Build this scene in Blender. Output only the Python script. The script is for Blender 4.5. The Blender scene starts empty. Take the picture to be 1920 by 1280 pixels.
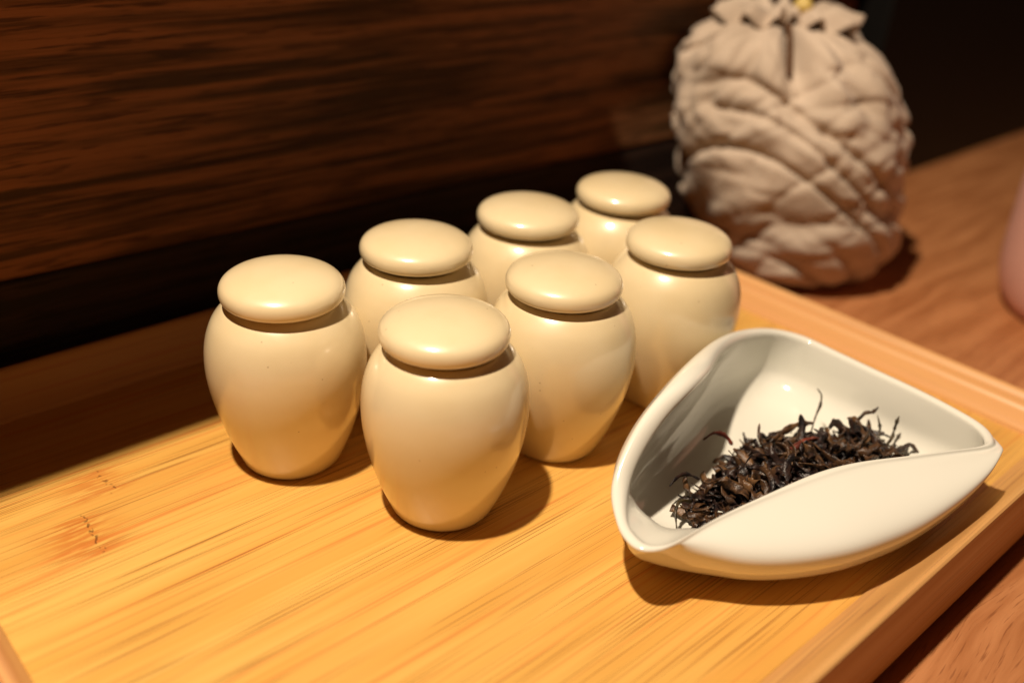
import bpy, bmesh, math, random
from mathutils import Vector, Matrix, noise as mnoise

S = bpy.context.scene
COL = S.collection

# ------------------------------------------------------------------ camera
cam_d = bpy.data.cameras.new('camera')
cam = bpy.data.objects.new('camera', cam_d)
COL.objects.link(cam)
CR = Vector((0.74018601, -0.66974310, 0.05973982))
CU = Vector((0.28014826, 0.38793692, 0.87807852))
CF = Vector((0.61126232, 0.63320543, -0.47477285))
CPOS = Vector((-0.26775688, -0.27736883, 0.20796914))
M = Matrix((CR, CU, -CF)).transposed().to_4x4()
M.translation = CPOS
cam.matrix_world = M
cam_d.sensor_width = 36.0
cam_d.lens = 33.634
cam_d.clip_start = 0.01
cam_d.clip_end = 20
cam_d.dof.use_dof = True
cam_d.dof.focus_distance = 0.319
cam_d.dof.aperture_fstop = 4.4
S.camera = cam

# ------------------------------------------------------------------ light
world = bpy.data.worlds.new('World')
S.world = world
world.use_nodes = True
bg = world.node_tree.nodes['Background']
bg.inputs[0].default_value = (1.0, 0.40, 0.18, 1)
bg.inputs[1].default_value = 0.04

LAMP = Vector((-0.330, -0.095, 0.80))
ld = bpy.data.lights.new('ceiling_spot', 'SPOT')
ld.energy = 41
ld.color = (1.0, 0.82, 0.625)
ld.shadow_soft_size = 0.016
ld.spot_size = math.radians(105)
ld.spot_blend = 0.7
lo = bpy.data.objects.new('ceiling_spot', ld)
COL.objects.link(lo)
lo.location = LAMP
lo.rotation_euler = (Vector((0.02, -0.08, 0.0)) - LAMP).to_track_quat('-Z', 'Y').to_euler()

S.view_settings.view_transform = 'Standard'
S.view_settings.look = 'None'
S.view_settings.gamma = 1
S.view_settings.use_curve_mapping = False
S.view_settings.exposure = 0.0
S.render.engine = 'CYCLES'
S.cycles.use_denoising = True
S.cycles.max_bounces = 8
S.cycles.sample_clamp_indirect = 4

# ------------------------------------------------------------------ node helpers
class G:
    """tiny wrapper that lets node graphs be written as formulas"""
    def __init__(s, name):
        s.m = bpy.data.materials.new(name)
        s.m.use_nodes = True
        s.t = s.m.node_tree
        s.b = s.t.nodes['Principled BSDF']
        s.co = s.t.nodes.new('ShaderNodeTexCoord').outputs['Object']
    def new(s, k): return s.t.nodes.new(k)
    def link(s, a, b): s.t.links.new(a, b)
    def put(s, sock, v):
        if isinstance(v, bpy.types.NodeSocket): s.link(v, sock)
        else:
            sock.default_value = v
    def mth(s, op, a, b=0.0, c=0.0):
        n = s.new('ShaderNodeMath'); n.operation = op
        for i, v in enumerate((a, b, c)): s.put(n.inputs[i], v)
        return n.outputs[0]
    def add(s, a, b): return s.mth('ADD', a, b)
    def mul(s, a, b): return s.mth('MULTIPLY', a, b)
    def sub(s, a, b): return s.mth('SUBTRACT', a, b)
    def xyz(s, v=None):
        n = s.new('ShaderNodeSeparateXYZ'); s.link(v or s.co, n.inputs[0]); return n.outputs
    def vec(s, x, y, z):
        n = s.new('ShaderNodeCombineXYZ')
        for i, v in enumerate((x, y, z)): s.put(n.inputs[i], v)
        return n.outputs[0]
    def scale(s, v, k):
        n = s.new('ShaderNodeVectorMath'); n.operation = 'MULTIPLY'
        s.put(n.inputs[0], v); n.inputs[1].default_value = k; return n.outputs[0]
    def vadd(s, v, k):
        n = s.new('ShaderNodeVectorMath'); n.operation = 'ADD'
        s.put(n.inputs[0], v); s.put(n.inputs[1], k); return n.outputs[0]
    def noise(s, v, sc=1.0, det=3.0, rough=0.55, dist=0.0, color=False):
        n = s.new('ShaderNodeTexNoise'); s.put(n.inputs['Vector'], v)
        n.inputs['Scale'].default_value = sc; n.inputs['Detail'].default_value = det
        n.inputs['Roughness'].default_value = rough; n.inputs['Distortion'].default_value = dist
        return n.outputs['Color' if color else 'Fac']
    def ramp(s, v, a, b, lo=0.0, hi=1.0):
        n = s.new('ShaderNodeMapRange'); n.interpolation_type = 'SMOOTHSTEP'
        s.put(n.inputs['Value'], v)
        n.inputs['From Min'].default_value = a; n.inputs['From Max'].default_value = b
        n.inputs['To Min'].default_value = lo; n.inputs['To Max'].default_value = hi
        return n.outputs[0]
    def mix(s, f, a, b):
        n = s.new('ShaderNodeMix'); n.data_type = 'RGBA'
        s.put(n.inputs[0], f)
        for i, v in ((6, a), (7, b)):
            s.put(n.inputs[i], v if isinstance(v, bpy.types.NodeSocket) else (*v, 1))
        return n.outputs[2]
    def rnd(s):
        return s.new('ShaderNodeObjectInfo').outputs['Random']
    def bump(s, h, strength=0.2, dist=0.001):
        n = s.new('ShaderNodeBump'); s.put(n.inputs['Height'], h)
        n.inputs['Strength'].default_value = strength; n.inputs['Distance'].default_value = dist
        s.link(n.outputs[0], s.b.inputs['Normal'])
    def out(s, color=None, rough=None, spec=None, **kw):
        if color is not None: s.put(s.b.inputs['Base Color'], color if isinstance(color, bpy.types.NodeSocket) else (*color, 1))
        if rough is not None: s.put(s.b.inputs['Roughness'], rough)
        if spec is not None: s.b.inputs['Specular IOR Level'].default_value = spec
        for k, v in kw.items(): s.put(s.b.inputs[k.replace('_', ' ')], v)
        return s.m

def mat_bamboo(name, knots=False, axis=0, dark=1.0, pink=0.0):
    g = G(name)
    o = g.xyz()
    x, y, z = (o[0], o[1], o[2]) if axis == 0 else (o[1], o[0], o[2])
    yy = g.add(y, g.mul(z, 0.7))
    # glued strips about 2 cm wide, each with its own offset and tint
    k = g.mth('FLOOR', g.mul(g.add(yy, 0.006), 1 / 0.0215))
    wn = g.new('ShaderNodeTexWhiteNoise'); wn.noise_dimensions = '1D'; g.put(wn.inputs['W'], k)
    xs = g.add(x, g.mul(wn.outputs['Value'], 7.0))
    broad = g.noise(g.vec(g.mul(xs, 5.0), g.mul(yy, 60.0), k), 1.0, 3, 0.6)
    streak = g.noise(g.vec(g.mul(xs, 6.0), g.mul(yy, 480.0), k), 1.0, 2, 0.5)
    fib = g.noise(g.vec(g.mul(xs, 13.0), g.mul(yy, 2000.0), k), 1.0, 1, 0.5)
    fibm = g.noise(g.vec(g.mul(xs, 9.0), g.mul(yy, 120.0), g.add(k, 11.0)), 1.0, 2, 0.5)
    d = dark
    base = g.mix(g.ramp(broad, 0.3, 0.7), (0.64 * d, 0.335 * d, 0.068 * d), (0.73 * d, 0.445 * d, 0.115 * d))
    base = g.mix(g.mul(g.ramp(streak, 0.56, 0.68), 0.62), base, (0.60 * d, 0.185 * d, 0.036 * d))
    base = g.mix(g.mul(g.ramp(streak, 0.42, 0.30), 0.5), base, (0.80 * d, 0.47 * d, 0.125 * d))
    fm = g.mul(g.ramp(fib, 0.56, 0.64), g.ramp(fibm, 0.42, 0.56))
    base = g.mix(g.mul(fm, 0.8), base, (0.26 * d, 0.105 * d, 0.020 * d))
    fr = g.mth('FRACT', g.mul(g.add(yy, 0.006), 1 / 0.0215))
    glue = g.ramp(g.mth('ABSOLUTE', g.sub(fr, 0.5)), 0.488, 0.497)
    base = g.mix(g.mul(glue, 0.5), base, (0.36 * d, 0.15 * d, 0.03 * d))
    tint = g.ramp(wn.outputs['Value'], 0, 1, 0.0, 0.28)
    base = g.mix(tint, base, (0.64 * d, 0.33 * d, 0.08 * d))
    if knots:
        # the growth nodes of two strips, near the left end of the tray
        for (xn, y0, y1, st) in ((-0.1971, -0.0275, -0.0055, 0.72), (-0.183, 0.0, 0.0160, 0.6)):
            wob = g.mul(g.sub(g.noise(g.vec(0.0, g.mul(y, 160.0), xn), 1.0, 1), 0.5), 0.006)
            dx = g.sub(g.add(x, wob), xn)
            inside = g.mul(g.ramp(y, y0 - 0.0012, y0 + 0.0012), g.ramp(y, y1 + 0.0012, y1 - 0.0012))
            near = g.ramp(g.mth('ABSOLUTE', g.add(dx, 0.004)), 0.020, 0.0)
            tex = g.ramp(g.noise(g.vec(g.mul(x, 90.0), g.mul(y, 900.0), xn), 1.0, 2), 0.38, 0.58)
            base = g.mix(g.mul(g.mul(inside, g.mul(near, tex)), 1.0 * st), base, (0.50 * d, 0.14 * d, 0.022 * d))
            dots = g.ramp(g.noise(g.vec(g.mul(x, 800.0), g.mul(y, 560.0), xn + 3), 1.0, 0), 0.55, 0.66)
            core = g.ramp(g.mth('ABSOLUTE', dx), 0.0012, 0.0002)
            base = g.mix(g.mul(g.mul(inside, g.mul(core, dots)), 0.95 * st), base, (0.06, 0.02, 0.006))
    if pink:
        base = g.mix(pink, base, (0.68 * d, 0.37 * d, 0.185 * d))
    g.bump(g.add(g.mul(fm, -1.0), g.mul(streak, 0.4)), 0.10, 0.0004)
    return g.out(base, g.ramp(streak, 0.3, 0.7, 0.34, 0.46), 0.4)

def mat_glaze_cream():
    g = G('cream_glaze')
    big = g.noise(g.vadd(g.co, g.vec(g.mul(g.rnd(), 30.0), 0.0, 0.0)), 45, 3, 0.5)
    col = g.mix(g.ramp(big, 0.3, 0.7), (0.740, 0.605, 0.360), (0.775, 0.650, 0.410))
    vo = g.new('ShaderNodeTexVoronoi'); vo.inputs['Scale'].default_value = 230
    g.link(g.vadd(g.co, g.vec(0.0, g.mul(g.rnd(), 9.0), 0.0)), vo.inputs['Vector'])
    pick = g.ramp(g.xyz(vo.outputs['Color'])[0], 0.80, 0.83)
    sm = g.mul(g.ramp(vo.outputs['Distance'], 0.085, 0.045), pick)
    col = g.mix(g.mul(sm, 0.55), col, (0.25, 0.14, 0.055))
    g.bump(g.noise(g.co, 220, 2, 0.5), 0.035, 0.0006)
    return g.out(col, g.ramp(g.noise(g.co, 300, 2), 0.3, 0.7, 0.34, 0.42), 0.5, Coat_Weight=1.0, Coat_Roughness=0.15, Coat_IOR=1.6)

def mat_porcelain():
    g = G('white_porcelain')
    n = g.noise(g.co, 30, 3)
    col = g.mix(n, (0.775, 0.770, 0.685), (0.800, 0.795, 0.715))
    g.bump(g.noise(g.co, 90, 1, 0.4), 0.02, 0.0006)
    return g.out(col, 0.11, 0.5, Coat_Weight=0.4, Coat_Roughness=0.04)

def mat_wall_wood(name, c0, c1, c2, seed):
    g = G(name)
    o = g.xyz()
    w = g.noise(g.vec(g.mul(o[0], 3.0), g.mul(o[2], 14.0), seed), 1.0, 2)
    zz = g.add(o[2], g.mul(w, 0.010))
    a = g.noise(g.vec(g.mul(o[0], 6.0), g.mul(zz, 150.0), seed), 1.0, 5, 0.62)
    b = g.noise(g.vec(g.mul(o[0], 30.0), g.mul(zz, 420.0), 5.0 + seed), 1.0, 3, 0.6)
    col = g.mix(g.ramp(a, 0.38, 0.62), c0, c1)
    col = g.mix(g.mul(g.ramp(b, 0.53, 0.64), 0.65), col, c2)
    g.bump(g.add(a, g.mul(b, 0.6)), 0.35, 0.0012)
    return g.out(col, g.ramp(a, 0.3, 0.7, 0.45, 0.6), 0.15)

def mat_table_wood():
    g = G('brown_table_wood')
    o = g.xyz()
    w = g.noise(g.vec(g.mul(o[0], 5.0), g.mul(o[1], 18.0), 2.0), 1.0, 3)
    yy = g.add(o[1], g.mul(w, 0.03))
    a = g.noise(g.vec(g.mul(o[0], 10.0), g.mul(yy, 130.0), 0.0), 1.0, 4, 0.6)
    b = g.noise(g.vec(g.mul(o[0], 60.0), g.mul(yy, 1100.0), 5.0), 1.0, 2, 0.6)
    col = g.mix(g.ramp(a, 0.3, 0.7), (0.37, 0.138, 0.048), (0.55, 0.240, 0.096))
    col = g.mix(g.mul(g.ramp(b, 0.56, 0.70), 0.6), col, (0.20, 0.065, 0.022))
    g.bump(g.add(g.mul(b, -1.0), a), 0.15, 0.0006)
    return g.out(col, g.ramp(a, 0.3, 0.7, 0.34, 0.50), 0.4)

def mat_cloth():
    g = G('beige_crumpled_cloth')
    n = g.noise(g.co, 26, 4, 0.6)
    col = g.mix(g.ramp(n, 0.3, 0.7), (0.455, 0.365, 0.280), (0.58, 0.475, 0.375))
    f = g.noise(g.co, 900, 2, 0.6)
    col = g.mix(g.mul(f, 0.25), col, (0.42, 0.32, 0.23))
    g.bump(g.add(f, g.mul(g.noise(g.co, 120, 3), 2.0)), 0.35, 0.001)
    return g.out(col, 0.85, 0.2, Sheen_Weight=0.1)

def mat_plain(name, col, rough=0.5, spec=0.4, var=0.25, sc=60):
    g = G(name)
    n = g.noise(g.co, sc, 3)
    c = g.mix(n, tuple(v * (1 - var) for v in col), tuple(min(1, v * (1 + var)) for v in col))
    return g.out(c, rough, spec)

def mat_tea(name, c0, c1, c2):
    g = G(name)
    n = g.noise(g.vadd(g.co, g.vec(g.mul(g.rnd(), 5.0), 0.0, 0.0)), 380, 3, 0.6)
    col = g.mix(g.ramp(n, 0.38, 0.62), c0, c1)
    col = g.mix(g.ramp(g.noise(g.co, 120, 2), 0.52, 0.68), col, c2)
    g.bump(g.noise(g.co, 1400, 2), 0.6, 0.0004)
    return g.out(col, 0.42, 0.5)

MAT = dict(
    floor=mat_bamboo('bamboo_board', True),
    rail=mat_bamboo('bamboo_rail', False, 0, 0.92, 0.45),
    endrail=mat_bamboo('bamboo_end_rail', False, 1, 1.05, 0.6),
    cream=mat_glaze_cream(), porcelain=mat_porcelain(), wall=mat_wall_wood('dark_brown_board', (0.075, 0.038, 0.015), (0.32, 0.137, 0.058), (0.045, 0.021, 0.011), 0.0),
    wall_shade=mat_wall_wood('shade_dark_board', (0.018, 0.012, 0.010), (0.050, 0.028, 0.020), (0.012, 0.008, 0.007), 4.0), table=mat_table_wood(), cloth=mat_cloth(),
    void_dark=mat_plain('void_black', (0.004, 0.0035, 0.003), 0.5, 0.2),
    seal=mat_plain('dark_seal_ring', (0.30, 0.21, 0.10), 0.7, 0.2),
    cord=mat_plain('brown_cord', (0.10, 0.05, 0.025), 0.8, 0.2),
    bead=mat_plain('yellow_bead', (0.62, 0.46, 0.14), 0.4, 0.5),
    pink=mat_plain('dusty_pink_clay', (0.64, 0.36, 0.29), 0.6, 0.3, 0.1),
    tea=mat_tea('black_tea', (0.006, 0.004, 0.005), (0.030, 0.014, 0.010), (0.085, 0.040, 0.016)),
    tea_brown=mat_tea('brown_tea', (0.018, 0.009, 0.005), (0.088, 0.041, 0.016), (0.155, 0.078, 0.030)),
    tea_red=mat_tea('reddish_tea', (0.09, 0.016, 0.010), (0.24, 0.050, 0.026), (0.14, 0.035, 0.02)),
    tea_green=mat_tea('olive_tea_stem', (0.020, 0.016, 0.008), (0.075, 0.050, 0.018), (0.12, 0.075, 0.026)),
)

# ------------------------------------------------------------------ object helpers
def mesh(name, verts, faces, mat, smooth=True):
    me = bpy.data.meshes.new(name)
    me.from_pydata([tuple(v) for v in verts], [], faces)
    me.update()
    if smooth:
        me.polygons.foreach_set('use_smooth', [True] * len(me.polygons))
    me.materials.append(mat)
    return me
def obj(name, me, parent=None, loc=None):
    o = bpy.data.objects.new(name, me)
    COL.objects.link(o)
    if parent: o.parent = parent
    if loc is not None: o.location = loc
    return o
def tag(o, label=None, cat=None, group=None, kind=None):
    for k, v in (('label', label), ('category', cat), ('group', group), ('kind', kind)):
        if v: o[k] = v
    return o
def empty(name, loc, label, cat, group=None):
    o = bpy.data.objects.new(name, None)
    o.empty_display_size = 0.02
    COL.objects.link(o); o.location = loc
    return tag(o, label, cat, group)
def bevel_box(name, x0, x1, y0, y1, z0, z1, mat, bev=0.002, seg=2):
    bm = bmesh.new()
    bmesh.ops.create_cube(bm, size=1)
    for v in bm.verts:
        v.co = Vector((x0 + (v.co.x + .5) * (x1 - x0), y0 + (v.co.y + .5) * (y1 - y0), z0 + (v.co.z + .5) * (z1 - z0)))
    if bev: bmesh.ops.bevel(bm, geom=list(bm.edges), offset=bev, segments=seg, affect='EDGES', profile=0.5)
    me = bpy.data.meshes.new(name); bm.to_mesh(me); bm.free(); me.materials.append(mat)
    return me
def crspline(pts, n, closed=False):
    """Catmull-Rom through tuples of any dimension, n samples a span"""
    out = []; L = len(pts)
    spans = L if closed else L - 1
    for i in range(spans):
        g = (lambda j: pts[j % L]) if closed else (lambda j: pts[max(0, min(L - 1, j))])
        p0, p1, p2, p3 = g(i - 1), g(i), g(i + 1), g(i + 2)
        for s in range(n):
            t = s / n
            out.append(tuple(0.5 * (2 * b + (c - a) * t + (2 * a - 5 * b + 4 * c - d) * t * t + (3 * b - a - 3 * c + d) * t ** 3)
                             for a, b, c, d in zip(p0, p1, p2, p3)))
    if not closed: out.append(tuple(pts[-1]))
    return out
def lathe(name, prof, mat, n=72, sub=4, wob=0.0, seed=0):
    pr = crspline(prof, sub)
    V = []; F = []
    for (r, z) in pr:
        for k in range(n):
            a = 2 * math.pi * k / n
            rr = max(r, 1e-5) * (1 + wob * mnoise.noise((math.cos(a) * 1.2 + seed, math.sin(a) * 1.2, z * 30)))
            V.append((rr * math.cos(a), rr * math.sin(a), z))
    for i in range(len(pr) - 1):
        for k in range(n):
            F.append((i * n + k, i * n + (k + 1) % n, (i + 1) * n + (k + 1) % n, (i + 1) * n + k))
    return mesh(name, V, F, mat)

# ------------------------------------------------------------------ the setting
ZT = -0.0195
table = obj('table_top', bevel_box('table_top', -1.0, 1.3, -0.75, 0.30, ZT - 0.03, ZT, MAT['table'], 0.003))
tag(table, kind='structure')
WR = math.atan(-0.03)
wall = bpy.data.objects.new('wall', None); COL.objects.link(wall)
wall.location = (-0.25, 0.094, 0); wall.rotation_euler.z = WR
tag(wall, kind='structure')
obj('plank', bevel_box('plank', -0.55, 0.634, 0.0, 0.02, 0.0430, 0.42, MAT['wall'], 0.0015), wall)
obj('plank', bevel_box('plank', -0.55, 0.634, 0.001, 0.02, ZT, 0.0426, MAT['wall_shade'], 0.0015), wall)  # near-black colour paints in the shade along the wall's foot
recess = obj('wall_recess', bevel_box('wall_recess', 0.385, 1.4, 0.049, 0.30, ZT, 0.42, MAT['void_dark'], 0.002))  # solid block whose near-black colour paints in the dark void beside the bag
tag(recess, kind='structure')
# the board above the picture that keeps the lamp off the wall and the back of the tray
shelf = obj('wall_shelf', bevel_box('wall_shelf', -0.75, 0.055, -0.0085, 0.115, 0.190, 0.206, MAT['wall'], 0.002))
tag(shelf, kind='structure')
blocker = obj('wall_light_blocker', bevel_box('wall_light_blocker', 0.056, 0.384, 0.050, 0.112, 0.192, 0.204, MAT['wall'], 0.002))  # unseen strip added to keep the lamp off the wall's right part
tag(blocker, kind='structure')

# ------------------------------------------------------------------ tray
X0, X1, Y0, Y1 = -0.232, 0.1175, -0.191, 0.064
tray = empty('tea_tray', (0, 0, ZT), 'rectangular yellow bamboo tray with raised rails under the jars and the white bowl', 'tray')
def loc(me, dz=-ZT):
    me.transform(Matrix.Translation((0, 0, dz))); return me
OUT = 0.0155
floor = obj('tray_floor', loc(bevel_box('tray_floor', X0 - 0.004, X1 + 0.004, Y0 - 0.004, Y1 + 0.004, -0.010, 0.0, MAT['floor'], 0.0)), tray)
# cross-sections: (outward distance from inner edge, height)
long_prof = [(0.0, -0.012), (0.0, 0.0006), (0.0006, 0.0012), (0.0030, 0.0026), (0.0062, 0.0056), (0.0094, 0.0096), (0.0120, 0.0134), (0.0134, 0.0148),
             (0.0146, 0.0150), (0.0153, 0.0145), (0.0155, 0.0136), (0.0155, -0.0150), (0.0150, -0.0165), (0.0140, -0.0170), (0.0040, -0.0170)]
end_prof = [(0.0, -0.012), (0.0, 0.0010), (0.0008, 0.0022), (0.0024, 0.0046), (0.0038, 0.0076), (0.0050, 0.0094), (0.0062, 0.0098), (0.0072, 0.0092),
            (0.0078, 0.0058), (0.0094, 0.0054), (0.0102, 0.0092), (0.0118, 0.0116), (0.0136, 0.0122), (0.0149, 0.0116), (0.0155, 0.0100),
            (0.0155, -0.0150), (0.0150, -0.0165), (0.0140, -0.0170), (0.0040, -0.0170)]
def rail(name, prof, side, mat):
    V = []; F = []
    n = len(prof); seg = 24
    for i in range(seg + 1):
        t = i / seg
        for (o, z) in prof:
            # mitred ends: length grows with the outward distance
            if side in 'fb':
                x = (X0 - o) + (X1 - X0 + 2 * o) * t
                y = Y0 - o if side == 'f' else Y1 + o
            else:
                y = (Y0 - o) + (Y1 - Y0 + 2 * o) * t
                x = X1 + o if side == 'r' else X0 - o
            V.append((x, y, z - ZT))
    for i in range(seg):
        for k in range(n):
            q = (i * n + k, i * n + (k + 1) % n, (i + 1) * n + (k + 1) % n, (i + 1) * n + k)
            F.append(q if side in 'br' else q[::-1])
    F.append(tuple(range(n))); F.append(tuple(seg * n + k for k in reversed(range(n))))
    me = mesh(name, V, F, mat)
    bm = bmesh.new(); bm.from_mesh(me); bmesh.ops.recalc_face_normals(bm, faces=bm.faces); bm.to_mesh(me); bm.free()
    me.set_sharp_from_angle(angle=math.radians(38))
    return obj(name, me, tray)
rail('long_rail', long_prof, 'f', MAT['rail']); rail('long_rail', long_prof, 'b', MAT['rail'])
rail('end_rail', end_prof, 'r', MAT['endrail']); rail('end_rail', end_prof, 'l', MAT['endrail'])
for fx in (X0 + 0.02, X1 - 0.02):
    for fy in (Y0 + 0.02, Y1 - 0.02):
        obj('foot', bevel_box('foot', fx - 0.012, fx + 0.012, fy - 0.012, fy + 0.012, 0.0, -ZT - 0.0095, MAT['rail'], 0.002), tray)

# ------------------------------------------------------------------ jars
body_prof = [(0.0, 0.0004), (0.010, 0.0004), (0.0160, 0.0002), (0.0176, 0.0010), (0.0190, 0.0040), (0.0221, 0.0120), (0.0250, 0.0215), (0.0270, 0.0310),
             (0.0278, 0.0400), (0.0271, 0.0485), (0.0248, 0.0555), (0.0215, 0.0600), (0.0190, 0.0620), (0.0176, 0.0626), (0.0166, 0.0622), (0.0160, 0.0600), (0.0158, 0.0560)]
lid_prof = [(0.0, 0.0634), (0.010, 0.0634), (0.0165, 0.0635), (0.0191, 0.0640), (0.0206, 0.0651), (0.0210, 0.0668), (0.0207, 0.0686), (0.0196, 0.0702), (0.0173, 0.0716), (0.0135, 0.0728),
            (0.0090, 0.0736), (0.0045, 0.0740), (0.0, 0.0741)]
plug_prof = [(0.0, 0.0560), (0.0140, 0.0560), (0.0154, 0.0566), (0.0156, 0.0600), (0.0156, 0.0640)]
body_me = lathe('jar_body', body_prof, MAT['cream'], 96, 4, 0.010)
lid_me = lathe('jar_lid', lid_prof, MAT['cream'], 96, 4)
plug_me = lathe('seal_ring', plug_prof, MAT['seal'], 64, 2)
JARS = [((-0.0978, -0.0720), 'nearest cream ceramic jar, alone in front with its whole body showing'),
        ((-0.0400, -0.0672), 'cream ceramic jar directly behind the nearest jar, beside the left edge of the white bowl'),
        ((0.0213, -0.0687), 'cream ceramic jar just above the white bowl and in front of the cloth bag'),
        ((-0.1236, -0.0161), 'leftmost cream ceramic jar, at the left end of the back row'),
        ((-0.0672, -0.0152), 'second cream ceramic jar from the left in the back row'),
        ((-0.0076, -0.0128), 'third cream ceramic jar from the left in the back row'),
        ((0.0457, -0.0162), 'farthest and smallest looking cream ceramic jar, at the right end of the back row')]
random.seed(4)
for (x, y), lab in JARS:
    j = empty('tea_jar', (x, y, 0.0), lab, 'jar', 'seven lidded cream tea jars on the tray')
    j.rotation_euler.z = random.uniform(0, 6.28)
    j.scale = (random.uniform(.988, 1.012), random.uniform(.988, 1.012), random.uniform(.990, 1.010))
    obj('jar_body', body_me, j)
    l = obj('lid', lid_me, j)
    l.rotation_euler = (random.uniform(-.012, .012), random.uniform(-.012, .012), random.uniform(0, 6.28))
    l.location = (random.uniform(-.0004, .0004), random.uniform(-.0004, .0004), 0.0003)
    obj('seal_ring', plug_me, l)

# ------------------------------------------------------------------ the white tea bowl (a rounded triangle with one high side)
# rim x,y,z | belly x,y,z | rim half thickness
BW = [
 (-0.0839,-0.1377,0.0260, -0.0790,-0.1335,0.0170, .0022), (-0.0776,-0.1292,0.0300, -0.0745,-0.1240,0.0180, .0026), (-0.0698,-0.1245,0.0360, -0.0680,-0.1165,0.0190, .0030),
 (-0.0574,-0.1206,0.0440, -0.0560,-0.1110,0.0200, .0034), (-0.0420,-0.1172,0.0490, -0.0400,-0.1060,0.0210, .0036), (-0.0185,-0.1092,0.0480, -0.0160,-0.0990,0.0210, .0035),
 (0.0094,-0.1000,0.0430, 0.0110,-0.0930,0.0200, .0031), (0.0332,-0.0963,0.0380, 0.0340,-0.0925,0.0190, .0026), (0.0493,-0.1003,0.0350, 0.0500,-0.0985,0.0180, .0023),
 (0.0580,-0.1093,0.0330, 0.0575,-0.1085,0.0180, .0021), (0.0596,-0.1229,0.0320, 0.0585,-0.1229,0.0180, .0020), (0.0604,-0.1400,0.0312, 0.0590,-0.1400,0.0180, .0020),
 (0.0603,-0.1576,0.0310, 0.0590,-0.1576,0.0180, .0020), (0.0587,-0.1728,0.0310, 0.0580,-0.1735,0.0190, .0020), (0.0556,-0.1858,0.0310, 0.0550,-0.1870,0.0210, .0020),
 (0.0495,-0.1925,0.0310, 0.0495,-0.1950,0.0240, .0020), (0.0425,-0.1935,0.0311, 0.0430,-0.1972,0.0245, .0020), (0.0293,-0.1872,0.0311, 0.0310,-0.1988,0.0200, .0018),
 (0.0147,-0.1802,0.0311, 0.0150,-0.1980,0.0165, .0017), (0.0010,-0.1735,0.0310, -0.0030,-0.1953,0.0135, .0017), (-0.0109,-0.1693,0.0308, -0.0180,-0.1915,0.0122, .0017),
 (-0.0248,-0.1652,0.0300, -0.0320,-0.1868,0.0118, .0017), (-0.0417,-0.1611,0.0290, -0.0470,-0.1790,0.0112, .0017), (-0.0566,-0.1579,0.0280, -0.0590,-0.1701,0.0110, .0017),
 (-0.0665,-0.1562,0.0270, -0.0668,-0.1618,0.0120, .0017), (-0.0763,-0.1550,0.0258, -0.0735,-0.1545,0.0132, .0018), (-0.0826,-0.1532,0.0252, -0.0772,-0.1487,0.0145, .0019),
 (-0.0866,-0.1495,0.0250, -0.0796,-0.1438,0.0158, .0020), (-0.0866,-0.1440,0.0252, -0.0802,-0.1392,0.0166, .0021)]
BC = Vector((-0.012, -0.146, 0.0))
def bez2(a, b, c, t): return a * (1 - t) ** 2 + b * 2 * t * (1 - t) + c * t * t
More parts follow.
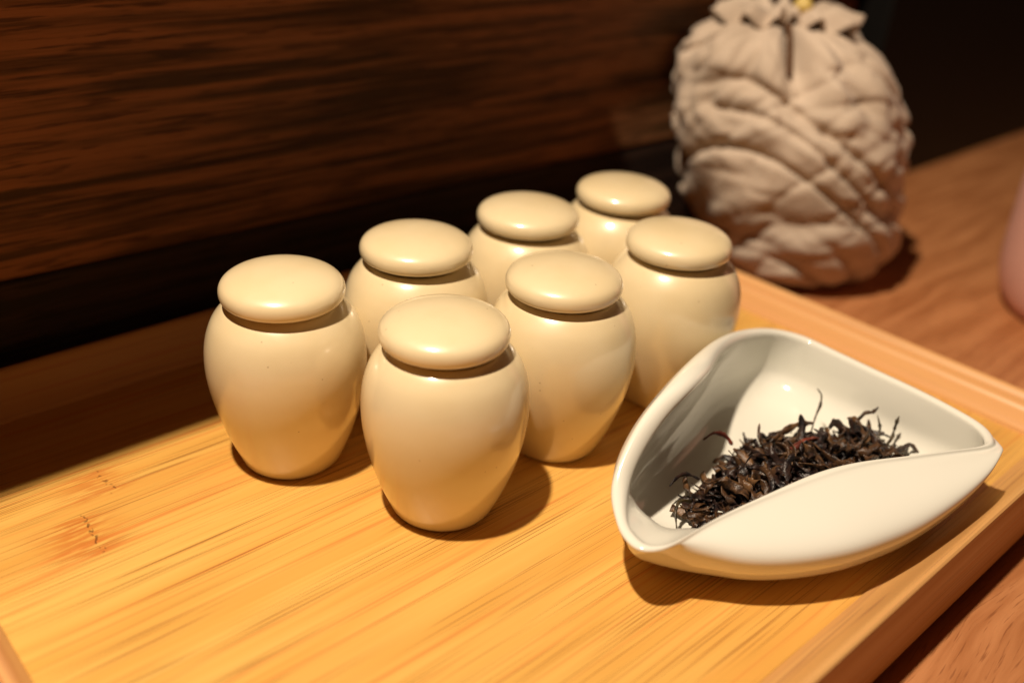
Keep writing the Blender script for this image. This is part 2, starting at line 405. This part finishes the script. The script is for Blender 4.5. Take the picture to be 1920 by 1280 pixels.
def bowl_mesh():
    tab = []
    for i, q in enumerate(BW):
        q = list(q)
        if 15 <= i <= 27:                       # the front bulges highest at mid height
            wgt = min(1, (i - 14) / 3, (28 - i) / 3)
            q[5] += 0.0075 * wgt
            dv = Vector((q[3] - BC.x, q[4] - BC.y)); dv = dv.normalized() * 0.0012 * wgt
            q[3] += dv.x; q[4] += dv.y
        if i <= 7:
            q[3] += (BC.x - q[3]) * 0.07; q[4] += (BC.y - q[4]) * 0.07
        if 1 <= i <= 7: q[6] *= 1.35
        q.append({23: .1, 24: .35, 25: .75, 26: 1, 27: 1, 28: .75, 0: .35, 1: .1}.get(i, 0))
        tab.append(tuple(q))
    ring = crspline(tab, 5, True)
    n = len(ring); cols = []
    for q in ring:
        R = Vector(q[0:3]); B = Vector(q[3:6]); th = q[6]
        b2 = Vector((B.x, B.y, 0)) - BC
        base = BC + b2 * 0.56
        under = BC + b2 * 0.92
        prof = []
        prof.append(BC + b2 * 0.25 + Vector((0, 0, 0.0012)))
        prof.append(BC + b2 * 0.50 + Vector((0, 0, 0.0010)))
        prof.append(BC + b2 * 0.53 + Vector((0, 0, 0.0002)))
        p0 = base + Vector((0, 0, 0.0004))
        for s in range(1, 7): prof.append(bez2(p0, under + Vector((0, 0, B.z * 0.12)), B, s / 6))
        # belly up to the rim's outside
        up = B + Vector((0, 0, (R.z - B.z) * 0.62)) + (B - p0) * 0.03
        inn = (BC - R); inn.z = 0; inn.normalize()
        crest_out = R - inn * th * 0.2 - Vector((0, 0, th * 0.6))
        for s in range(1, 8): prof.append(bez2(B, up, crest_out, s / 7))
        # rolled rim
        cr = R + inn * th * 0.9 - Vector((0, 0, th * 0.6))
        for s in range(1, 8):
            a = math.pi * (1 - s / 8)
            prof.append(cr + Vector((0, 0, 1)) * th * 0.75 * math.sin(a) - inn * th * (-math.cos(a)) * 1.0)
        ri = cr + inn * th
        # inside wall
        Bi = B + (Vector((BC.x, BC.y, 0)) - Vector((B.x, B.y, 0))).normalized() * 0.0038
        Bi.z = max(0.012, B.z * 0.85)
        k = max(0.0, q[7])                       # the shallow left corner runs up as a ramp
        Bi = Bi + (Vector((BC.x, BC.y, Bi.z)) - Bi).normalized() * 0.023 * k
        Bi.z += (0.0130 - Bi.z) * k
        upi = Vector((Bi.x, Bi.y, Bi.z + (ri.z - Bi.z) * 0.55)).lerp((Bi + ri) * 0.5, 0.8 * k)
        for s in range(0, 8): prof.append(bez2(ri, upi, Bi, s / 7))
        bi2 = Vector((Bi.x, Bi.y, 0)) - BC
        fl = Vector((BC.x, BC.y, 0)) + bi2 * 0.66 + Vector((0, 0, 0.0052))
        ctl = Vector((BC.x, BC.y, 0)) + bi2 * (0.95 - 0.08 * k) + Vector((0, 0, 0.0056 + 0.002 * k))
        for s in range(1, 8): prof.append(bez2(Bi, ctl, fl, s / 7))
        prof.append(Vector((BC.x, BC.y, 0)) + (fl - BC) * 0.5 + Vector((0, 0, 0.0023)))
        cols.append(prof)
    m = len(cols[0])
    V = [v for c in cols for v in c]; F = []
    for i in range(n):
        for k in range(m - 1):
            F.append((i * m + k, ((i + 1) % n) * m + k, ((i + 1) % n) * m + k + 1, i * m + k + 1))
    V.append(BC + Vector((0, 0, 0.0012))); V.append(BC + Vector((0, 0, 0.0047)))
    a, b = len(V) - 2, len(V) - 1
    for i in range(n):
        F.append((a, ((i + 1) % n) * m, i * m)); F.append((b, i * m + m - 1, ((i + 1) % n) * m + m - 1))
    V = [v - Vector((BC.x, BC.y, 0)) for v in V]
    me = mesh('tea_bowl', V, F, MAT['porcelain'])
    bm = bmesh.new(); bm.from_mesh(me)
    bmesh.ops.recalc_face_normals(bm, faces=bm.faces)
    for _ in range(2): bmesh.ops.smooth_vert(bm, verts=bm.verts, factor=0.35, use_axis_x=True, use_axis_y=True, use_axis_z=True)
    bm.to_mesh(me); bm.free()
    return me
bowl = obj('tea_bowl', bowl_mesh(), None, (BC.x, BC.y, 0))
sm = bowl.modifiers.new('smooth', 'SUBSURF'); sm.levels = 1; sm.render_levels = 1
tag(bowl, 'white glazed porcelain triangular bowl with one raised side, holding the dark tea leaves', 'bowl')

# ------------------------------------------------------------------ tea leaves
def leaf_mesh(name, pts, w, twist, mat, th=0.45, seed=0):
    """a dried, rolled leaf: a flattened tube that twists and wrinkles along a curved spine"""
    sp = [Vector(p) for p in crspline(pts, 5)]
    V = []; F = []; n = 7
    L = len(sp)
    up = Vector((0.3, 0.2, 0.93))
    for i, p in enumerate(sp):
        t = i / (L - 1)
        d = (sp[min(L - 1, i + 1)] - sp[max(0, i - 1)]).normalized()
        a = d.cross(up)
        a = a.normalized() if a.length > 1e-4 else Vector((1, 0, 0))
        b = a.cross(d)
        ang = twist * t + seed
        ww = w * (0.22 + 0.78 * math.sin(math.pi * min(1, 0.12 + t * 0.86)) ** 0.7) * (1 + 0.7 * mnoise.noise((t * 7, seed * 3.1, 0)))
        for k in range(n):
            q = 2 * math.pi * k / n
            rr = 1 + 0.55 * mnoise.noise((math.cos(q) * 2, t * 9 + seed, math.sin(q) * 2))
            u = ww * rr * math.cos(q); v = ww * th * rr * math.sin(q)
            V.append(p + a * (u * math.cos(ang) - v * math.sin(ang)) + b * (u * math.sin(ang) + v * math.cos(ang)))
    for i in range(L - 1):
        for k in range(n):
            F.append((i * n + k, i * n + (k + 1) % n, (i + 1) * n + (k + 1) % n, (i + 1) * n + k))
    F.append(tuple(reversed(range(n)))); F.append(tuple((L - 1) * n + k for k in range(n)))
    return V, F
def pile_h(x, y):
    """height of the heap above the bowl's floor: a long mound lying along the front lip"""
    # mound axis from the front-left to the right
    ax, ay, bx, by = -0.029, -0.1485, 0.034, -0.1575
    dx, dy = bx - ax, by - ay
    t = ((x - ax) * dx + (y - ay) * dy) / (dx * dx + dy * dy)
    tc = max(0, min(1, t))
    px, py = ax + dx * tc, ay + dy * tc
    dist = math.hypot(x - px, y - py)
    wid = 0.0140 + 0.0140 * math.sin(math.pi * min(1, 0.12 + 0.80 * tc)) ** 1.2
    if dist > wid: return -1
    return 0.0112 * (1 - (dist / wid) ** 2) ** 0.75
random.seed(11)
def rand_leaf(x, y, z, big=1.0, flat=True):
    L = random.uniform(0.008, 0.019) * big
    a = random.uniform(0, 2 * math.pi)
    tilt = random.gauss(0, 0.25) if flat else random.uniform(0.3, 1.0)
    cur = random.uniform(-2.2, 2.2)
    pts = []; p = Vector((x, y, z)); n = 4
    for i in range(n + 1):
        pts.append(p.copy())
        aa = a + cur * (i / n - 0.5) * 2 + random.gauss(0, 0.18); tt = tilt + random.gauss(0, 0.2)
        p = p + Vector((math.cos(aa) * math.cos(tt), math.sin(aa) * math.cos(tt), math.sin(tt))) * L / n
    c = sum((q for q in pts), Vector()) / len(pts)
    return [q - c + Vector((x, y, z)) for q in pts]
# the body of the heap, too tangled to count
V = []; F = []; cnt = 0
while cnt < 400:
    x, y = random.uniform(-0.075, 0.058), random.uniform(-0.180, -0.112)
    h = pile_h(x, y)
    if h < 0: continue
    z = 0.0066 + h * random.uniform(0.0, 0.80)
    pts = rand_leaf(x, y, z)
    pts = [Vector((q.x, q.y, max(q.z, 0.0064))) for q in pts]
    v, f = leaf_mesh('x', pts, random.uniform(0.0007, 0.0016), random.uniform(-9, 9), None, random.uniform(.22, .5), random.uniform(0, 6))
    o = len(V); V += v; F += [tuple(i + o for i in q) for q in f]; cnt += 1
for i in range(60):                      # crumbs and dust fallen off the heap
    a = random.uniform(0, 6.28); x = 0.004 + math.cos(a) * random.uniform(.036, .056); y = -0.152 + math.sin(a) * random.uniform(.014, .040)
    if y < -0.172 or pile_h(x, y) > 0 or x > 0.050 or x < -0.05 or y > -0.122: continue
    pts = [Vector((x, y, 0.0062)) + Vector((random.uniform(-1, 1), random.uniform(-1, 1), random.uniform(0, .4))) * 0.0007 * i2 for i2 in range(3)]
    v, f = leaf_mesh('x', pts, random.uniform(0.0002, 0.00045), 2, None, .6, random.uniform(0, 6))
    o = len(V); V += v; F += [tuple(i + o for i in q) for q in f]
heap = obj('tea_leaf_heap', mesh('tea_leaf_heap', V, F, MAT['tea']))
tag(heap, 'tangled dark mass of dried black tea inside the white bowl', 'tea leaves', kind='stuff')
def put_leaf(pts, w, tw, mat, lab, th=0.5, seed=0.0, group=None):
    c = Vector(pts[0])
    v, f = leaf_mesh('tea_leaf', [Vector(p) - c for p in pts], w, tw, None, th, seed)
    o = obj('tea_leaf', mesh('tea_leaf', v, f, mat), None, c)
    return tag(o, lab, 'tea leaf', group)
cnt = 0
while cnt < 130:
    x, y = random.uniform(-0.075, 0.058), random.uniform(-0.180, -0.112)
    h = pile_h(x, y)
    if h < 0: continue
    z = 0.0068 + h * random.uniform(0.80, 1.05)
    pts = rand_leaf(x, y, z, 1.15, random.random() < 0.93)
    pts = [Vector((q.x, q.y, max(q.z, 0.0064))) for q in pts]
    r = random.random()
    mt = MAT['tea'] if r < 0.48 else MAT['tea_brown']
    put_leaf(pts, random.uniform(0.0009, 0.0024), random.uniform(-7, 7), mt, 'twisted dark dried tea leaf lying on the heap in the white bowl', random.uniform(.14, .32), random.uniform(0, 6), 'loose twisted tea leaves on top of the heap')
    cnt += 1
HEAPS = [
 # the strays that stick out of the heap and can be told apart
 ([(0.026, -0.138, 0.014), (0.033, -0.135, 0.0165), (0.0365, -0.134, 0.020), (0.0375, -0.133, 0.0235), (0.0360, -0.1315, 0.0262)], .00055, 2.0, 'tea_green', 'thin curled tea stem hooking highest above the heap against the white porcelain'),
 ([(0.036, -0.150, 0.013), (0.040, -0.148, 0.0175), (0.0425, -0.149, 0.0215), (0.0445, -0.151, 0.0225), (0.0475, -0.1512, 0.0235)], .0008, 3.0, 'tea_brown', 'bent brown tea leaf standing up near the right of the heap'),
 ([(0.0405, -0.157, 0.013), (0.0435, -0.156, 0.0165), (0.0450, -0.154, 0.0195), (0.0455, -0.1525, 0.0215)], .0006, 2.5, 'tea_green', 'slim olive tea stem arching down behind the standing brown leaf'),
 ([(0.040, -0.160, 0.013), (0.0455, -0.1600, 0.0145), (0.0485, -0.1590, 0.0165), (0.0492, -0.1588, 0.0200), (0.0498, -0.1588, 0.0225)], .0008, 2.0, 'tea_green', 'hooked tea leaf pointing upward at the right end of the heap'),
 ([(0.040, -0.165, 0.013), (0.0455, -0.1655, 0.0150), (0.0490, -0.1665, 0.0140), (0.0515, -0.1690, 0.0110), (0.053, -0.1705, 0.0095)], .0008, 2.0, 'tea', 'dark tea leaf arching down at the far right tip of the heap'),
 ([(-0.0645, -0.1490, 0.0100), (-0.0600, -0.1500, 0.0098), (-0.0555, -0.1495, 0.0110), (-0.050, -0.1480, 0.0130)], .0006, 1.5, 'tea_brown', 'lone brown tea stem with a forked tip at the lower left, apart from the heap'),
 ([(-0.0640, -0.1488, 0.0100), (-0.0650, -0.1470, 0.0112), (-0.0655, -0.1455, 0.0125)], .00045, 1.0, 'tea_green', 'tiny olive sprig at the tip of the lone stem, lower left'),
 ([(-0.0315, -0.1300, 0.0135), (-0.0350, -0.1270, 0.0155), (-0.0395, -0.1265, 0.0158), (-0.0440, -0.1270, 0.0145)], .0008, 2.0, 'tea', 'pointed dark tea leaf jutting left out of the heap towards the shaded wall'),
 ([(-0.0430, -0.1360, 0.0130), (-0.0480, -0.1350, 0.0150), (-0.0530, -0.1370, 0.0145), (-0.0565, -0.1410, 0.0110)], .0007, 2.0, 'tea_green', 'arched tea leaf drooping at the lower left of the heap over bright porcelain'),
 ([(-0.004, -0.1240, 0.0130), (-0.006, -0.1215, 0.0165), (-0.011, -0.1195, 0.0185), (-0.0165, -0.1195, 0.0178)], .0009, 2.5, 'tea_red', 'reddish tea leaf bent over at the top left of the heap'),
 ([(0.004, -0.1310, 0.0135), (0.005, -0.1285, 0.0165), (0.0075, -0.1265, 0.0190)], .0008, 1.5, 'tea_brown', 'short brown tea leaf standing upright near the top left of the heap'),
 ([(0.006, -0.1420, 0.0165), (0.012, -0.1425, 0.0180), (0.017, -0.1440, 0.0180), (0.021, -0.1465, 0.0170)], .0012, 2.0, 'tea_red', 'rusty red flat tea leaf lying across the top of the heap'),
 ([(0.006, -0.1330, 0.0145), (0.014, -0.1335, 0.0165), (0.022, -0.1345, 0.0170), (0.029, -0.1365, 0.0160)], .0013, 1.0, 'tea_brown', 'long straight brown tea leaf along the back edge of the heap'),
]
for pts, w, tw, mt, lab in HEAPS:
    put_leaf(pts, w, tw, MAT[mt], lab, 0.55, random.uniform(0, 6), None)

# ------------------------------------------------------------------ cloth bag
bag = empty('cloth_bag', (0.237, 0.001, ZT), 'large crumpled beige cloth bag gathered at the top, behind the far jars', 'bag')
HB = 0.160
bag.scale = (1, 1, 0.90)
bag_prof = [(0.0, 0.0005), (0.024, 0.0005), (0.040, 0.0015), (0.0525, 0.007), (0.0615, 0.020), (0.0675, 0.043), (0.0710, 0.070), (0.0715, 0.094), (0.0690, 0.116), (0.0625, 0.135),
            (0.051, 0.148), (0.036, 0.156), (0.020, 0.159), (0.012, 0.160)]
def axis(h):
    t = h / HB
    return Vector((-0.032 * t, 0.018 * t, 0))
def ridge(p, f, o):
    return 1 - abs(mnoise.noise((p.x * f + o, p.y * f + o * 1.7, p.z * f * 1.5)))*2
def bag_mesh():
    pr = [(q[0] * 0.94, q[1]) for q in crspline(bag_prof, 14)]; n = 300; V = []; F = []
    for (r, z) in pr:
        r = max(r, 1e-4)
        w = min(1, r / 0.03) * min(1, z / 0.008)
        for k in range(n):
            a = 2 * math.pi * k / n
            p = Vector((math.cos(a) * r, math.sin(a) * r, z))
            q = p * 14
            warp = Vector((mnoise.noise(q), mnoise.noise(q + Vector((7, 3, 1))), mnoise.noise(q + Vector((2, 9, 4))))) * 0.022
            pw = p + warp
            # rope-like drape folds (round backs, sharp valleys) and finer creases
            ca, sa = math.cos(a), math.sin(a)
            zz = z + 0.020 * math.sin(a * 1.0 + 0.8) + 0.014 * math.sin(a * 2 + 2.4) + 0.006 * math.sin(a * 3 + 1.0)
            up = max(0, min(1, (z - 0.075) / 0.055))
            sm1 = lambda v: math.sqrt(v * v + 0.006)
            f1 = sm1(mnoise.noise((ca * 0.55 + warp.x * 9, sa * 0.55 + warp.y * 9, zz * (27 - 12 * up))))
            f2 = sm1(mnoise.noise((ca * (0.9 + 3.0 * up) + 4 + warp.y * 11, sa * (0.9 + 3.0 * up) + warp.z * 11, zz * (55 - 38 * up) + 3)))
            f3 = mnoise.noise((ca * 7 + 9, sa * 7, zz * 110 + 7))
            d = 0.0100 * min(f1, 0.6) + 0.0060 * min(f2, 0.6) + 0.0005 * f3 - 0.0055
            # thin sharp creases that cross between the folds
            c1 = abs(mnoise.noise((ca * 0.8 + zz * 9 + warp.x * 16, sa * 0.8 - zz * 7 + warp.y * 16, zz * 34 + 2 * math.sin(a + 2))))
            c2 = abs(mnoise.noise((ca * 1.6 - zz * 16 + 6, sa * 1.6 + zz * 22 + warp.y * 22, zz * 30 + 4)))
            c3 = abs(mnoise.noise((ca * 3.4 + 2 + warp.z * 30, sa * 3.4, zz * 62 + 11)))
            d += 0.0020 - 0.0052 * math.exp(-(c1 / 0.10) ** 1.4) - 0.0022 * math.exp(-(c2 / 0.09) ** 1.4) - 0.0014 * math.exp(-c3 / 0.08)
            d += 0.004 * mnoise.noise((ca * 1.1, sa * 1.1, z * 14 + 5))
            top = max(0, min(1, (z - 0.110) / 0.045))
            d += top * 0.0026 * math.sin(a * 11 + 2 * mnoise.noise((math.cos(a) * 2, math.sin(a) * 2, 0)) + z * 40)
            # the deep fold at the front of the neck
            da = (a - math.radians(222) + math.pi) % (2 * math.pi) - math.pi
            d -= 0.015 * math.exp(-(da / 0.16) ** 2) * max(0, min(1, (z - 0.112) / 0.03))
            rr = r + d * w
            V.append(Vector((math.cos(a) * rr, math.sin(a) * rr, max(0.0004, z + (0.35 * d * w if z > 0.02 else 0)))) + axis(z))
    for i in range(len(pr) - 1):
        for k in range(n):
            F.append((i * n + k, i * n + (k + 1) % n, (i + 1) * n + (k + 1) % n, (i + 1) * n + k))
    return mesh('bag_body', V, F, MAT['cloth'])
obj('bag_body', bag_mesh(), bag)
# ruffle above the neck, spread out and drooping
def ruffle_mesh():
    n = 260; V = []; F = []; rows = 16
    for i in range(rows + 1):
        t = i / rows
        for k in range(n):
            a = 2 * math.pi * k / n
            lob = 1 + 0.30 * math.cos(2 * (a - math.radians(318))) + 0.25 * mnoise.noise((math.cos(a) * 1.7, math.sin(a) * 1.7, 3.3))
            pl = math.sin(a * 13 + 2.5 * mnoise.noise((math.cos(a) * 1.5, math.sin(a) * 1.5, 8)))
            da = (a - math.radians(222) + math.pi) % (2 * math.pi) - math.pi
            gap = 1 - 0.72 * math.exp(-(da / 0.30) ** 2)
            r = 0.0115 + (0.021 * t ** 1.1) * lob * gap + 0.0026 * t * pl
            z = 0.158 + 0.009 * math.sin(t * 2.6) + 0.0045 * t * pl - 0.003 * t * t * lob + 0.004 * t * mnoise.noise((math.cos(a) * 3, math.sin(a) * 3, t * 3))
            V.append(Vector((math.cos(a) * r, math.sin(a) * r, z)) + axis(HB))
    for i in range(rows):
        for k in range(n):
            F.append((i * n + k, i * n + (k + 1) % n, (i + 1) * n + (k + 1) % n, (i + 1) * n + k))
    return mesh('ruffle', V, F, MAT['cloth'])
ru = obj('ruffle', ruffle_mesh(), bag)
so = ru.modifiers.new('thick', 'SOLIDIFY'); so.thickness = 0.0014; so.offset = 0
def tube(name, pts, r, mat, n=10, sub=6):
    sp = [Vector(p) for p in crspline(pts, sub)]; V = []; F = []
    for i, p in enumerate(sp):
        d = (sp[min(len(sp) - 1, i + 1)] - sp[max(0, i - 1)]).normalized()
        a = d.cross(Vector((0.13, 0.2, 0.97))).normalized(); b = a.cross(d)
        for k in range(n):
            q = 2 * math.pi * k / n
            V.append(p + a * r * math.cos(q) + b * r * math.sin(q))
    L = len(sp)
    for i in range(L - 1):
        for k in range(n): F.append((i * n + k, i * n + (k + 1) % n, (i + 1) * n + (k + 1) % n, (i + 1) * n + k))
    F.append(tuple(reversed(range(n)))); F.append(tuple((L - 1) * n + k for k in range(n)))
    return mesh(name, V, F, mat)
ac = axis(HB)
ring = [(ac.x + 0.0135 * math.cos(a), ac.y + 0.0135 * math.sin(a), 0.1575 + 0.001 * math.sin(2 * a)) for a in [2 * math.pi * i / 16 for i in range(17)]]
tie = obj('tie_cord', tube('tie_cord', ring, 0.0024, MAT['cord']), bag)
def ball(name, r, mat):
    bm = bmesh.new(); bmesh.ops.create_uvsphere(bm, u_segments=24, v_segments=14, radius=r)
    for v in bm.verts: v.co *= 1 + 0.06 * mnoise.noise(v.co * 200)
    me = bpy.data.meshes.new(name); bm.to_mesh(me); bm.free(); me.materials.append(mat)
    me.polygons.foreach_set('use_smooth', [True] * len(me.polygons)); return me
fx = Vector((math.cos(math.radians(222)), math.sin(math.radians(222)), 0))
e0 = ac + fx * 0.014 + Vector((0, 0, 0.158))
cord_end = obj('cord_end', tube('cord_end', [e0, e0 + fx * 0.008 + Vector((0, 0, 0.001)), e0 + fx * 0.020 + Vector((0, 0, -0.008)), e0 + fx * 0.030 + Vector((0.001, 0, -0.022))], 0.0016, MAT['cord']), bag)
b1 = obj('bead', ball('bead', 0.0050, MAT['bead']), bag, e0 + Vector((0.006, -0.004, 0.012)))

# ------------------------------------------------------------------ pink clay pot at the edge of the picture
pot = empty('clay_pot', (0.3135, -0.1485, ZT), 'blurred dusty pink clay pot cut off by the right edge of the picture', 'pot')
obj('pot_body', lathe('pot_body', [(0.0, 0.0), (0.035, 0.0), (0.048, 0.003), (0.055, 0.018), (0.0565, 0.040), (0.0565, 0.075), (0.0560, 0.115), (0.0520, 0.143), (0.042, 0.156), (0.034, 0.158), (0.030, 0.150)], MAT['pink'], 64, 4), pot)
obj('pot_lid', lathe('pot_lid', [(0.0, 0.149), (0.0285, 0.1505), (0.031, 0.155), (0.020, 0.161), (0.007, 0.164), (0.0065, 0.169), (0.008, 0.173), (0.0, 0.176)], MAT['pink'], 48, 4), pot)
pot.scale = (1, 1, 1.22)
